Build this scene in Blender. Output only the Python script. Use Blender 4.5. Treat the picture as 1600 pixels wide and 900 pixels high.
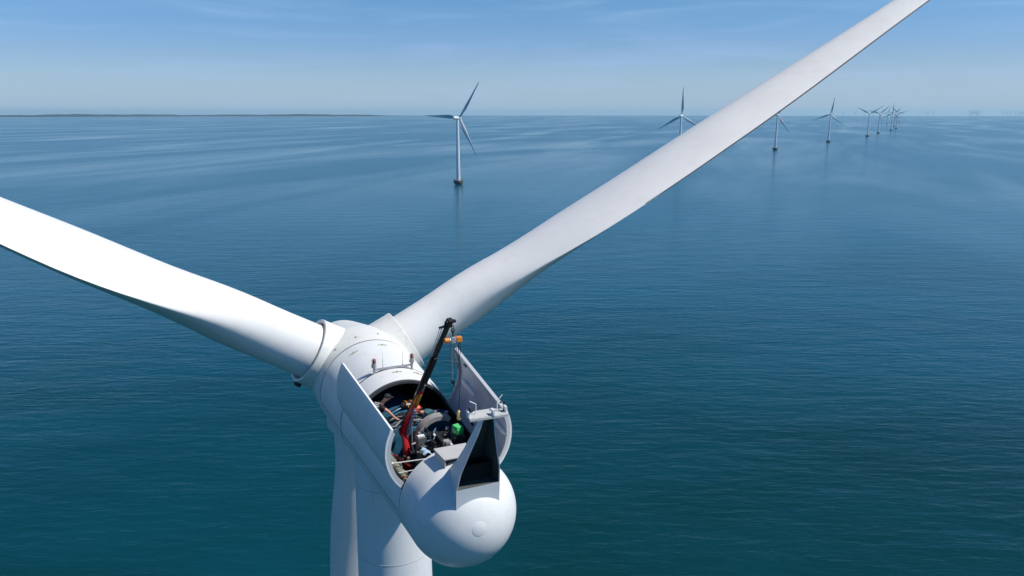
import bpy, math, random
from mathutils import Vector, Matrix
from math import sin, cos, pi, radians, sqrt
random.seed(7)
scene = bpy.context.scene
for o in list(bpy.data.objects): bpy.data.objects.remove(o)

# ------------------------------------------------------------------ camera
EYE = 74.7                      # metres above the sea
EARTH = 6371000.0
cam_data = bpy.data.cameras.new("camera")
cam_data.sensor_width = 36.0
cam_data.lens = 36.0 * 1200.0 / 1600.0
cam_data.clip_start = 0.5
cam_data.clip_end = 120000.0
cam = bpy.data.objects.new("camera", cam_data)
scene.collection.objects.link(cam)
cam.location = (0, 0, EYE)
cam.rotation_euler = (radians(90 - 12.9437), 0, 0)
scene.camera = cam

# ------------------------------------------------------------------ light
SUN_AZ, SUN_EL = 100.0, 53.0    # clockwise from +Y
world = bpy.data.worlds.new("World"); scene.world = world
world.use_nodes = True
wn, wl = world.node_tree.nodes, world.node_tree.links
wn.clear()
w_out = wn.new("ShaderNodeOutputWorld"); w_bg = wn.new("ShaderNodeBackground")
sky = wn.new("ShaderNodeTexSky"); sky.sky_type = 'NISHITA'
sky.sun_disc = False
sky.sun_elevation = radians(SUN_EL); sky.sun_rotation = radians(SUN_AZ)
sky.altitude = 75; sky.air_density = 1.0; sky.dust_density = 0.6; sky.ozone_density = 3.5
w_bg.inputs['Strength'].default_value = 0.149
# thin cirrus veils high in the sky
tc = wn.new("ShaderNodeTexCoord"); sep = wn.new("ShaderNodeSeparateXYZ")
wl.new(tc.outputs['Generated'], sep.inputs[0])
mpw = wn.new("ShaderNodeMapping"); mpw.inputs['Scale'].default_value = (1.1, 1.1, 11.0); mpw.inputs['Rotation'].default_value = (0.0, 0.22, 0.1)
nzw = wn.new("ShaderNodeTexNoise"); nzw.inputs['Scale'].default_value = 3.6; nzw.inputs['Detail'].default_value = 6; nzw.inputs['Roughness'].default_value = 0.55; nzw.inputs['Distortion'].default_value = 0.6
rmw = wn.new("ShaderNodeMapRange"); rmw.inputs['From Min'].default_value = 0.47; rmw.inputs['From Max'].default_value = 0.74
rmw.inputs['To Min'].default_value = 0.0; rmw.inputs['To Max'].default_value = 0.42
mxw = wn.new("ShaderNodeMix"); mxw.data_type = 'RGBA'; mxw.inputs['B'].default_value = (6.2, 6.7, 7.6, 1)
wl.new(tc.outputs['Generated'], mpw.inputs['Vector']); wl.new(mpw.outputs[0], nzw.inputs['Vector'])
wl.new(nzw.outputs['Fac'], rmw.inputs['Value']); wl.new(rmw.outputs[0], mxw.inputs['Factor'])
wl.new(sky.outputs[0], mxw.inputs['A'])
# paler air low down, deeper blue overhead
rpw = wn.new("ShaderNodeValToRGB"); cr = rpw.color_ramp; cr.interpolation = 'EASE'
SKYT = [(0.0, (.62, .77, 1.0)), (.07, (.40, .55, .80)), (.14, (.38, .565, .745)), (.25, (.22, .55, .84)), (.42, (.11, .36, .62)), (1.0, (.03, .13, .25))]
while len(cr.elements) < len(SKYT): cr.elements.new(0.5)
for e_, (p_, c_) in zip(cr.elements, SKYT): e_.position = p_; e_.color = (*c_, 1)
wl.new(sep.outputs['Z'], rpw.inputs['Fac'])
muw = wn.new("ShaderNodeMix"); muw.data_type = 'RGBA'; muw.blend_type = 'MULTIPLY'; muw.inputs['Factor'].default_value = 1.0
wl.new(mxw.outputs['Result'], muw.inputs['A']); wl.new(rpw.outputs['Color'], muw.inputs['B'])
hzw = wn.new("ShaderNodeMapRange"); hzw.interpolation_type = 'SMOOTHSTEP'
hzw.inputs['From Min'].default_value = -.01; hzw.inputs['From Max'].default_value = .11; hzw.inputs['To Min'].default_value = .85; hzw.inputs['To Max'].default_value = 0.0
wl.new(sep.outputs['Z'], hzw.inputs['Value'])
mhw = wn.new("ShaderNodeMix"); mhw.data_type = 'RGBA'; mhw.inputs['B'].default_value = (2.45, 3.40, 4.55, 1)
wl.new(hzw.outputs[0], mhw.inputs['Factor']); wl.new(muw.outputs['Result'], mhw.inputs['A'])
wl.new(mhw.outputs['Result'], w_bg.inputs['Color']); wl.new(w_bg.outputs[0], w_out.inputs['Surface'])

sun_data = bpy.data.lights.new("sun", 'SUN'); sun_data.energy = 4.55; sun_data.angle = radians(0.53)
sun_data.color = (1.0, 0.955, 0.89)
sun = bpy.data.objects.new("sun", sun_data); scene.collection.objects.link(sun)
sd = Vector((sin(radians(SUN_AZ)) * cos(radians(SUN_EL)), cos(radians(SUN_AZ)) * cos(radians(SUN_EL)), sin(radians(SUN_EL))))
sun.rotation_euler = sd.to_track_quat('Z', 'Y').to_euler()
sun.location = (60, -20, 200)

vs = scene.view_settings
vs.view_transform = 'Standard'; vs.look = 'None'; vs.exposure = 0.0; vs.gamma = 1.0; vs.use_curve_mapping = False
scene.cycles.max_bounces = 8; scene.cycles.volume_bounces = 1
scene.cycles.caustics_reflective = False; scene.cycles.caustics_refractive = False
scene.cycles.use_denoising = True

# ------------------------------------------------------------------ materials
MATS = {}
def mat(name, col, rough=0.5, metal=0.0, var=0.0, vscale=2.0, bump=0.0, bscale=20.0, coat=0.0, col2=None, stretch=(1, 1, 1), grime=0.0, gcol=(.46, .45, .40), gstretch=(1, 1, 1)):
    if name in MATS: return MATS[name]
    m = bpy.data.materials.new(name); m.use_nodes = True
    nt = m.node_tree; b = nt.nodes["Principled BSDF"]
    b.inputs['Base Color'].default_value = (*col, 1); b.inputs['Roughness'].default_value = rough
    b.inputs['Metallic'].default_value = metal; b.inputs['Coat Weight'].default_value = coat
    b.inputs['Coat Roughness'].default_value = 0.25
    t = nt.nodes.new("ShaderNodeTexCoord"); mp = nt.nodes.new("ShaderNodeMapping"); mp.inputs['Scale'].default_value = stretch
    nt.links.new(t.outputs['Object'], mp.inputs[0])
    if var > 0:
        n = nt.nodes.new("ShaderNodeTexNoise"); n.inputs['Scale'].default_value = vscale; n.inputs['Detail'].default_value = 6; n.inputs['Roughness'].default_value = 0.62
        nt.links.new(mp.outputs[0], n.inputs['Vector'])
        r = nt.nodes.new("ShaderNodeMapRange"); r.inputs['From Min'].default_value = 0.35; r.inputs['From Max'].default_value = 0.72
        nt.links.new(n.outputs['Fac'], r.inputs['Value'])
        x = nt.nodes.new("ShaderNodeMix"); x.data_type = 'RGBA'
        c2 = col2 if col2 else tuple(c * (1 - var) for c in col)
        x.inputs['A'].default_value = (*col, 1); x.inputs['B'].default_value = (*c2, 1)
        nt.links.new(r.outputs[0], x.inputs['Factor']); nt.links.new(x.outputs['Result'], b.inputs['Base Color'])
        r2 = nt.nodes.new("ShaderNodeMapRange"); r2.inputs['To Min'].default_value = rough * 0.85; r2.inputs['To Max'].default_value = min(1, rough * 1.3)
        nt.links.new(n.outputs['Fac'], r2.inputs['Value']); nt.links.new(r2.outputs[0], b.inputs['Roughness'])
    if grime > 0:   # salt, grease and rain streaks that lie on the paint
        mg = nt.nodes.new("ShaderNodeMapping"); mg.inputs['Scale'].default_value = gstretch; nt.links.new(t.outputs['Object'], mg.inputs[0])
        g = nt.nodes.new("ShaderNodeTexNoise"); g.inputs['Scale'].default_value = 3.2; g.inputs['Detail'].default_value = 9; g.inputs['Roughness'].default_value = 0.72
        nt.links.new(mg.outputs[0], g.inputs['Vector'])
        gr = nt.nodes.new("ShaderNodeMapRange"); gr.inputs['From Min'].default_value = .54; gr.inputs['From Max'].default_value = .76; gr.inputs['To Max'].default_value = grime
        nt.links.new(g.outputs['Fac'], gr.inputs['Value'])
        gx = nt.nodes.new("ShaderNodeMix"); gx.data_type = 'RGBA'; gx.inputs['B'].default_value = (*gcol, 1)
        nt.links.new(x.outputs['Result'], gx.inputs['A']); nt.links.new(gr.outputs[0], gx.inputs['Factor']); nt.links.new(gx.outputs['Result'], b.inputs['Base Color'])
    if bump > 0:
        n2 = nt.nodes.new("ShaderNodeTexNoise"); n2.inputs['Scale'].default_value = bscale; n2.inputs['Detail'].default_value = 4
        nt.links.new(mp.outputs[0], n2.inputs['Vector'])
        bp = nt.nodes.new("ShaderNodeBump"); bp.inputs['Strength'].default_value = bump; bp.inputs['Distance'].default_value = 0.02
        nt.links.new(n2.outputs['Fac'], bp.inputs['Height']); nt.links.new(bp.outputs[0], b.inputs['Normal'])
    MATS[name] = m
    return m
GEL = mat("white_gelcoat", (0.80, 0.81, 0.795), 0.38, var=1, vscale=1.1, col2=(0.735, 0.745, 0.73), bump=0.12, bscale=2.2, grime=.38)
HUBW = mat("cream_gelcoat", (0.80, 0.80, 0.755), 0.40, var=1, vscale=1.6, col2=(0.72, 0.72, 0.67), bump=.1, bscale=2.5, grime=.42)
BLADEW = mat("blade_gelcoat", (0.82, 0.81, 0.78), 0.36, var=1, vscale=0.45, col2=(0.755, 0.745, 0.72), grime=.30, gcol=(.50, .49, .44), gstretch=(.5, .5, .5))
TOWERW = mat("tower_paint", (0.79, 0.80, 0.80), 0.42, var=1, vscale=0.8, col2=(0.73, 0.75, 0.75), stretch=(1, 1, .25), grime=.35, gstretch=(1.6, 1.6, .09))
SCOOPW = mat("scoop_paint", (0.66, 0.70, 0.72), 0.45, var=1, vscale=2.0, col2=(0.58, 0.63, 0.65))
INNER = mat("door_lining", (0.50, 0.52, 0.56), 0.55, var=1, vscale=1.4, col2=(0.36, 0.38, 0.43), bump=.1, bscale=8)
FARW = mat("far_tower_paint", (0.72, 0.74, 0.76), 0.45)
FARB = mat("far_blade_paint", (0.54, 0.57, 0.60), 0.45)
DARK = mat("shaded_lining", (0.018, 0.019, 0.021), 0.8, var=.5, vscale=6)  # shadow inside the shell is put into this near-black colour
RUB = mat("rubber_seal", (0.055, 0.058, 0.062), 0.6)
GAP = mat("seam_gap", (0.10, 0.11, 0.12), 0.8)
BLACK = mat("black_paint", (0.012, 0.012, 0.013), 0.38, var=.4, vscale=9)
BLACKM = mat("black_machine", (0.02, 0.021, 0.022), 0.5, var=.6, vscale=14, bump=.4, bscale=30)
STEEL = mat("galvanised_steel", (0.50, 0.51, 0.52), 0.42, metal=.6, var=.3, vscale=12)
GREY = mat("grey_paint", (0.36, 0.35, 0.34), 0.5, var=.25, vscale=7)
BOXG = mat("vent_box_grey", (0.52, 0.52, 0.51), 0.5, var=.12, vscale=5)
RED = mat("crane_red", (0.46, 0.010, 0.014), 0.35, var=.35, vscale=10)
YEL = mat("yellow_label", (0.75, 0.36, 0.03), 0.5)
YELP = mat("pendant_yellow", (0.72, 0.60, 0.16), 0.5)
ORANGE = mat("orange_paint", (0.80, 0.26, 0.03), 0.42, var=.2, vscale=12)
TEAL = mat("gearbox_blue", (0.035, 0.17, 0.29), 0.42, var=.5, vscale=6, bump=.2, bscale=12)
TEALD = mat("hose_blue", (0.02, 0.08, 0.14), 0.45)
GREEN = mat("green_plastic", (0.03, 0.50, 0.10), 0.45)
REDG = mat("beacon_red", (0.26, 0.015, 0.018), 0.2)
CONC = mat("foundation_concrete", (0.125, 0.12, 0.115), 0.85, var=.45, vscale=.8)
DECK = mat("foundation_dark", (0.04, 0.04, 0.04), 0.8)
SKIN = mat("skin", (0.58, 0.29, 0.21), 0.55)
CLOTHB = mat("black_cloth", (0.022, 0.023, 0.026), 0.85, var=.4, vscale=20)
CLOTHT = mat("teal_cloth", (0.05, 0.17, 0.20), 0.85, var=.4, vscale=18)
CLOTHN = mat("navy_cloth", (0.02, 0.035, 0.12), 0.85, var=.3, vscale=18)
PRINT = mat("white_print", (0.62, 0.63, 0.65), 0.8)
HELM = mat("orange_helmet", (0.85, 0.11, 0.035), 0.4)
LBLUE = mat("pale_blue_glove", (0.35, 0.48, 0.62), 0.7)
OLIVE = mat("olive_padding", (0.22, 0.23, 0.17), 0.85, var=.3, vscale=12)
WHITE = mat("white_paint", (0.80, 0.80, 0.79), 0.4)
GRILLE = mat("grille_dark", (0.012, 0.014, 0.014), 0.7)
DUCT = mat("duct_lining", (0.075, 0.085, 0.08), 0.7, var=.25, vscale=3)
HULL = mat("boat_hull", (0.05, 0.045, 0.04), 0.6)
LAND = mat("wooded_land", (0.018, 0.034, 0.036), 0.95, var=.6, vscale=.002)

# ------------------------------------------------------------------ mesh helpers
class MB:
    """collects vertices and faces of ONE part"""
    def __init__(s): s.v = []; s.f = []; s.mi = []; s.sm = []
    def add(s, vs, fs, mi=0, sm=True):
        k = len(s.v); s.v += [Vector(p) for p in vs]
        for f in fs: s.f.append([i + k for i in f]); s.mi.append(mi); s.sm.append(sm)
        return s
    def grid(s, rows, closed=False, mi=0, sm=True):
        n = len(rows[0]); vs = [p for r in rows for p in r]; fs = []
        for i in range(len(rows) - 1):
            for j in range(n if closed else n - 1):
                j2 = (j + 1) % n
                fs.append((i * n + j, i * n + j2, (i + 1) * n + j2, (i + 1) * n + j))
        return s.add(vs, fs, mi, sm)
    def box(s, c, d, rot=None, mi=0):
        c = Vector(c); h = Vector(d) / 2
        P = [Vector((x * h.x, y * h.y, z * h.z)) for x in (-1, 1) for y in (-1, 1) for z in (-1, 1)]
        if rot is not None: P = [rot @ p for p in P]
        bev = [c + p for p in P]
        return s.add(bev, [(0, 1, 3, 2), (4, 6, 7, 5), (0, 4, 5, 1), (2, 3, 7, 6), (0, 2, 6, 4), (1, 5, 7, 3)], mi, False)
    def hexa(s, q, mi=0):   # 8 corners: bottom four then top four, same winding
        return s.add(q, [(3, 2, 1, 0), (4, 5, 6, 7), (0, 1, 5, 4), (1, 2, 6, 5), (2, 3, 7, 6), (3, 0, 4, 7)], mi, False)
    def tube(s, path, r, n=10, mi=0, caps=True):
        path = [Vector(p) for p in path]; R = r if isinstance(r, (list, tuple)) else [r] * len(path)
        rows = []; prev = None
        for i, p in enumerate(path):
            t = (path[min(i + 1, len(path) - 1)] - path[max(i - 1, 0)]).normalized()
            if prev is None:
                x = t.cross(Vector((0, 0, 1)));
                if x.length < .1: x = t.cross(Vector((0, 1, 0)))
            else: x = prev - t * prev.dot(t)
            x.normalize(); prev = x; y = t.cross(x)
            rows.append([p + R[i] * (cos(2 * pi * k / n) * x + sin(2 * pi * k / n) * y) for k in range(n)])
        s.grid(rows, True, mi)
        if caps:
            s.add(rows[0], [tuple(range(n))[::-1]], mi, False); s.add(rows[-1], [tuple(range(n))], mi, False)
        return s
    def bar(s, a, b, w, h=None, mi=0, up=(0, 0, 1)):   # square bar
        a, b = Vector(a), Vector(b); h = h or w
        t = (b - a).normalized(); x = t.cross(Vector(up))
        if x.length < .05: x = t.cross(Vector((0, 1, 0)))
        x.normalize(); y = x.cross(t)
        q = [a - x * w / 2 - y * h / 2, a + x * w / 2 - y * h / 2, a + x * w / 2 + y * h / 2, a - x * w / 2 + y * h / 2]
        q2 = [p + (b - a) for p in q]
        return s.hexa(q + q2, mi)
    def lathe(s, prof, axis='x', c=(0, 0, 0), n=64, mi=0, th0=0, th1=2 * pi):
        """prof: (along, radius)"""
        c = Vector(c); rows = []; closed = abs(th1 - th0 - 2 * pi) < 1e-6
        m = n if closed else n + 1
        for (x, r) in prof:
            row = []
            for k in range(m):
                t = th0 + (th1 - th0) * k / n
                if axis == 'x': row.append(c + Vector((x, r * sin(t), r * cos(t))))
                else: row.append(c + Vector((r * cos(t), r * sin(t), x)))
            rows.append(row)
        return s.grid(rows, closed, mi)
    def sphere(s, c, r, n=16, mi=0, sc=(1, 1, 1)):
        c = Vector(c); rows = []
        for i in range(n // 2 + 1):
            a_ = pi * i / (n // 2)
            rows.append([c + Vector((sc[0] * r * sin(a_) * cos(2 * pi * k / n), sc[1] * r * sin(a_) * sin(2 * pi * k / n), sc[2] * r * cos(a_))) for k in range(n)])
        return s.grid(rows, True, mi)
    def build(s, name, mats, parent=None, X=None, sharp=None, bevel=0.0):
        me = bpy.data.meshes.new(name)
        V = [X(p) for p in s.v] if X else s.v
        me.from_pydata([tuple(p) for p in V], [], s.f)
        for m in (mats if isinstance(mats, (list, tuple)) else [mats]): me.materials.append(m)
        for p, mi, sm in zip(me.polygons, s.mi, s.sm): p.material_index = mi; p.use_smooth = sm
        import bmesh
        bm = bmesh.new(); bm.from_mesh(me)
        bmesh.ops.remove_doubles(bm, verts=bm.verts, dist=1e-5)
        bmesh.ops.recalc_face_normals(bm, faces=bm.faces)
        ang = radians(sharp if sharp else 38)
        for e in bm.edges:
            if len(e.link_faces) == 2 and e.calc_face_angle(0) > ang: e.smooth = False
        bm.to_mesh(me); bm.free()
        o = bpy.data.objects.new(name, me); scene.collection.objects.link(o)
        if parent: o.parent = parent
        if bevel > 0:
            b = o.modifiers.new("bevel", 'BEVEL'); b.width = bevel; b.segments = 2; b.limit_method = 'ANGLE'; b.angle_limit = radians(40)
        return o
def tag(o, label, cat, group=None, kind=None):
    if label: o['label'] = label
    if cat: o['category'] = cat
    if group: o['group'] = group
    if kind: o['kind'] = kind
    return o
def empty(name, loc, rotz=0):
    o = bpy.data.objects.new(name, None); scene.collection.objects.link(o)
    o.location = loc; o.rotation_euler = (0, 0, rotz); o.empty_display_size = .5
    return o
def smoothstep(a, b, x):
    t = max(0, min(1, (x - a) / (b - a))); return t * t * (3 - 2 * t)
def interp(x, xs, ys):
    if x <= xs[0]: return ys[0]
    for i in range(len(xs) - 1):
        if x <= xs[i + 1]:
            t = (x - xs[i]) / (xs[i + 1] - xs[i]); return ys[i] + t * (ys[i + 1] - ys[i])
    return ys[-1]
def spline(x, xs, ys):  # catmull-rom
    if x <= xs[0]: return ys[0]
    if x >= xs[-1]: return ys[-1]
    i = 0
    while x > xs[i + 1]: i += 1
    def sl(k):
        if k == 0: return (ys[1] - ys[0]) / (xs[1] - xs[0])
        if k == len(xs) - 1: return (ys[-1] - ys[-2]) / (xs[-1] - xs[-2])
        return (ys[k + 1] - ys[k - 1]) / (xs[k + 1] - xs[k - 1])
    h = xs[i + 1] - xs[i]; t = (x - xs[i]) / h
    return ((2 * t**3 - 3 * t**2 + 1) * ys[i] + (t**3 - 2 * t**2 + t) * h * sl(i) + (-2 * t**3 + 3 * t**2) * ys[i + 1] + (t**3 - t**2) * h * sl(i + 1))

# ------------------------------------------------------------------ sea: one sheet that follows the curve of the earth
def make_sea():
    rs = [0.0]; r = 12.0
    while r < 42000: rs.append(r); r *= 1.09
    rs.append(42000.0); n = 180; mb = MB(); rows = []
    for r in rs:
        z = -r * r / 2 / EARTH
        rows.append([Vector((r * cos(2 * pi * k / n), r * sin(2 * pi * k / n), z)) for k in range(n)])
    vs = [rows[0][0]]; fs = []
    for row in rows[1:]: vs += row
    for k in range(n): fs.append((0, 1 + k, 1 + (k + 1) % n))
    for i in range(len(rows) - 2):
        for k in range(n):
            a = 1 + i * n + k; b = 1 + i * n + (k + 1) % n
            fs.append((a, a + n, b + n, b))
    mb.add(vs, fs)
    m = bpy.data.materials.new("sea_water"); m.use_nodes = True; nt = m.node_tree; N = nt.nodes; L = nt.links
    b = N["Principled BSDF"]
    b.inputs['IOR'].default_value = 1.333; b.inputs['Roughness'].default_value = 0.12
    geo = N.new("ShaderNodeNewGeometry")
    def mapping(scale, rot, off=(0, 0, 0)):
        mp = N.new("ShaderNodeMapping"); mp.inputs['Scale'].default_value = scale; mp.inputs['Rotation'].default_value = (0, 0, rot); mp.inputs['Location'].default_value = off
        L.new(geo.outputs['Position'], mp.inputs['Vector']); return mp
    def lanes(stretch, rot, off=(0, 0, 0)):
        mp = mapping((1, stretch, 1), rot, off); mp.vector_type = 'TEXTURE'; return mp
    def noise(mp, sc, det=3, rough=.5, dist=0.):
        n_ = N.new("ShaderNodeTexNoise"); n_.inputs['Scale'].default_value = sc; n_.inputs['Detail'].default_value = det
        n_.inputs['Roughness'].default_value = rough; n_.inputs['Distortion'].default_value = dist
        L.new(mp.outputs[0], n_.inputs['Vector']); return n_
    def mrange(src, a, b_, c, d):
        r_ = N.new("ShaderNodeMapRange"); r_.inputs['From Min'].default_value = a; r_.inputs['From Max'].default_value = b_
        r_.inputs['To Min'].default_value = c; r_.inputs['To Max'].default_value = d; L.new(src, r_.inputs['Value']); return r_
    def math_(op, a, b_):
        q = N.new("ShaderNodeMath"); q.operation = op
        for i, x in enumerate((a, b_)):
            if isinstance(x, (int, float)): q.inputs[i].default_value = x
            else: L.new(x, q.inputs[i])
        return q
    # calm slicks and wind lanes (hundreds of metres)
    slick = noise(lanes(5.5, radians(-19)), 1 / 190., 5, .55, .7)
    slick2 = noise(lanes(2.2, radians(-30), (700, 200, 0)), 1 / 620., 4, .6, .9)
    sl = math_('ADD', math_('MULTIPLY', slick.outputs['Fac'], .6).outputs[0], math_('MULTIPLY', slick2.outputs['Fac'], .4).outputs[0])
    calm = mrange(sl.outputs[0], .47, .64, 0., 1.)
    # water body colour: plankton-green patches to blue
    tint = noise(mapping((.5, 1, 1), radians(-15)), 1 / 90., 4, .6, .3)
    cx = N.new("ShaderNodeMix"); cx.data_type = 'RGBA'
    cx.inputs['A'].default_value = (0.0012, 0.028, 0.025, 1); cx.inputs['B'].default_value = (0.0014, 0.047, 0.061, 1)
    L.new(mrange(tint.outputs['Fac'], .35, .65, 0, 1).outputs[0], cx.inputs['Factor'])
    # bluer farther out: grazing sky reflection put into the body colour
    sp = N.new("ShaderNodeSeparateXYZ"); L.new(geo.outputs['Position'], sp.inputs[0])
    edge = math_('ADD', sp.outputs['Y'], math_('MULTIPLY', tint.outputs['Fac'], 160).outputs[0])
    far_sheen = mrange(edge.outputs[0], 190, 620, 0, 1); c2 = N.new("ShaderNodeMix"); c2.data_type = 'RGBA'
    c2.inputs['B'].default_value = (0.0012, 0.082, 0.128, 1)
    L.new(far_sheen.outputs[0], c2.inputs['Factor']); L.new(cx.outputs['Result'], c2.inputs['A'])
    L.new(c2.outputs['Result'], b.inputs['Base Color'])
    # waves
    w1 = noise(mapping((.30, 1.0, 1), radians(7)), .46, 3, .55, .3)     # short wind waves, ~3 m
    w2 = noise(mapping((.34, 1.0, 1), radians(-9)), .11, 2, .5, .3)      # longer undulation
    w3 = noise(mapping((.45, 1.0, 1), radians(13)), 1.3, 3, .6, .2)      # ripples
    h = math_('ADD', math_('MULTIPLY', w1.outputs['Fac'], .55).outputs[0], math_('ADD', math_('MULTIPLY', w2.outputs['Fac'], .9).outputs[0], math_('MULTIPLY', w3.outputs['Fac'], .13).outputs[0]).outputs[0])
    bp = N.new("ShaderNodeBump"); bp.inputs['Distance'].default_value = 1.0
    L.new(h.outputs[0], bp.inputs['Height'])
    L.new(mrange(calm.outputs[0], 0, 1, .52, .27).outputs[0], bp.inputs['Strength'])
    L.new(bp.outputs[0], b.inputs['Normal'])
    L.new(mrange(calm.outputs[0], 0, 1, .22, .10).outputs[0], b.inputs['Roughness'])
    o = mb.build("sea", m); o['kind'] = 'structure'
    return o
make_sea()

# low wooded coast far off on the left of the horizon
def make_coast():
    mb = MB(); n = 260; front = []; crest = []; crest2 = []; back = []
    for i in range(n + 1):
        az = radians(-44 + 37.5 * i / n); u = i / n
        env = smoothstep(0, .03, u) * (1 - smoothstep(.86, 1.0, u)) * (1.0 - .30 * u)
        h = (44 + 7 * sin(i * .07) + 5 * sin(i * .19 + 1) + 3 * sin(i * .53 + 2) + random.uniform(-2.5, 2.5)) * env + 1
        D = 17500 + 500 * sin(i * .05)
        for lst, dd, z in ((front, 0, -2), (crest, 160, h), (crest2, 1600, h * .9), (back, 2500, -4)):
            d_ = D + dd; zz = -d_ * d_ / 2 / EARTH + z
            lst.append(Vector((d_ * sin(az), d_ * cos(az), zz)))
    mb.grid([front, crest, crest2, back])
    o = mb.build("land", LAND); o['kind'] = 'structure'
make_coast()

# ------------------------------------------------------------------ haze
def make_haze():
    me = bpy.data.meshes.new("haze"); mb = MB()
    mb.box((0, 0, -2.5), (88000, 88000, 285))
    o = mb.build("haze", [bpy.data.materials.new("haze_air")]); m = o.data.materials[0]; m.use_nodes = True
    nt = m.node_tree; nt.nodes.clear(); out = nt.nodes.new("ShaderNodeOutputMaterial"); v = nt.nodes.new("ShaderNodeVolumePrincipled")
    v.inputs['Color'].default_value = (0.64, 0.91, 1.0, 1); v.inputs['Density'].default_value = HAZE; v.inputs['Anisotropy'].default_value = 0.2
    nt.links.new(v.outputs[0], out.inputs['Volume']); o['kind'] = 'stuff'
HAZE = 2.7e-5
make_haze()

# ------------------------------------------------------------------ blades
KC, BC = [1.6, 4, 7.5, 11, 18, 28, 37, 40.5, 41], [2.06, 1.98, 3.22, 4.02, 3.09, 1.62, .85, .5, .2]
KT, BT = [1.6, 4, 7.5, 12, 20, 41], [1.0, 1.0, .492, .317, .315, .10]
KA, BA = [1.6, 8, 16, 41], [89, 98.4, 91.8, 55]     # chord direction, degrees from the rotor plane
KM, BM = [1.6, 3, 5, 7, 9, 12, 41], [0, 0, .2, .6, .9, 1, 1]
def blade_mb(dpitch=0.0, r0=1.2, flex=0.0, n=48, stations=64):
    """blade along +z, rotor axis +x (towards the tail), clockwise seen from the tail = +y"""
    mb = MB(); rows = []
    for i in range(stations + 1):
        u = i / stations; r = r0 + (41 - r0) * u
        c, t, mx = spline(r, KC, BC), spline(r, KT, BT), min(1, max(0, spline(r, KM, BM)))
        an = radians(spline(r, KA, BA) + dpitch); row = []
        for k in range(n):
            ph = 2 * pi * k / n; x = (1 - cos(ph)) / 2
            yt = 5 * t * (.2969 * sqrt(x) - .126 * x - .3516 * x * x + .2843 * x**3 - .1036 * x**4) * (1 if sin(ph) >= 0 else -1)
            X = (1 - mx) * (-cos(ph) * c / 2) + mx * (x - .33) * c
            Y = (1 - mx) * (sin(ph) * c * t / 2) + mx * yt * c
            row.append(Vector((X * sin(an) + Y * cos(an) - flex * u * u, X * cos(an) - Y * sin(an), r)))
        rows.append(row)
    mb.grid(rows, True)
    mb.add(rows[0], [tuple(range(n))], 0, False); mb.add(rows[-1], [tuple(range(n))[::-1]], 0, False)
    return mb

# ------------------------------------------------------------------ the near turbine
HUB = Vector((-5.86186, 27.96989, 65.0))
_ps, _t = radians(25.5), radians(3.0)
AX = Vector((sin(_ps) * cos(_t), -cos(_ps) * cos(_t), -sin(_t)))     # hub -> tail
AY = Vector((cos(_ps), sin(_ps), 0)); AZ = AY.cross(AX); AZ = AZ if AZ.z > 0 else -AZ
def W(p):
    p = Vector(p); return HUB + p.x * AX + p.y * AY + p.z * AZ
AX_V = lambda d: Vector((Vector(d).dot(AX), Vector(d).dot(AY), Vector(d).dot(AZ)))   # world direction -> nacelle axes
DOWN = AX_V((0, 0, -1))
def frame_at(base):                                                  # nacelle coordinates -> coordinates of a thing's Empty
    loc = W(base)
    return loc, (lambda p: W(p) - loc)

tb = HUB + 4.0 * AX; TBASE = Vector((tb.x, tb.y, 0.0))
turb = tag(empty("wind_turbine", TBASE),
           "nearest huge white wind turbine with open nacelle roof hatches and service crane inside", "wind turbine")
X0 = lambda p: W(p) - TBASE

def make_tower():
    mb = MB(); top = tb.z - 1.45; prof = []
    for i in range(41):
        z = top * i / 40; prof.append((z, 1.235 + (top - z) * .0125))
    mb.lathe(prof, 'z', n=96)
    mb.lathe([(top, 1.235), (top, .2)], 'z', n=96)
    o = mb.build("tower", TOWERW, turb)
    for zz in (tb.z - 2.35, tb.z - 5.0, tb.z - 27):
        r = 1.235 + (top - zz) * .0125; s_ = MB()
        s_.lathe([(zz - .018, r + .001), (zz - .012, r + .006), (zz + .012, r + .006), (zz + .018, r + .001)], 'z', n=96)
        s_.build("weld_seam", mat("weld_grey", (.55, .57, .58), .5), o)
    f = MB()
    f.lathe([(-3, 5.2), (1.0, 5.2), (2.6, 4.2), (3.4, 4.2), (3.4, 2)], 'z', n=48)
    f.build("foundation", CONC, turb)
make_tower()

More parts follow.
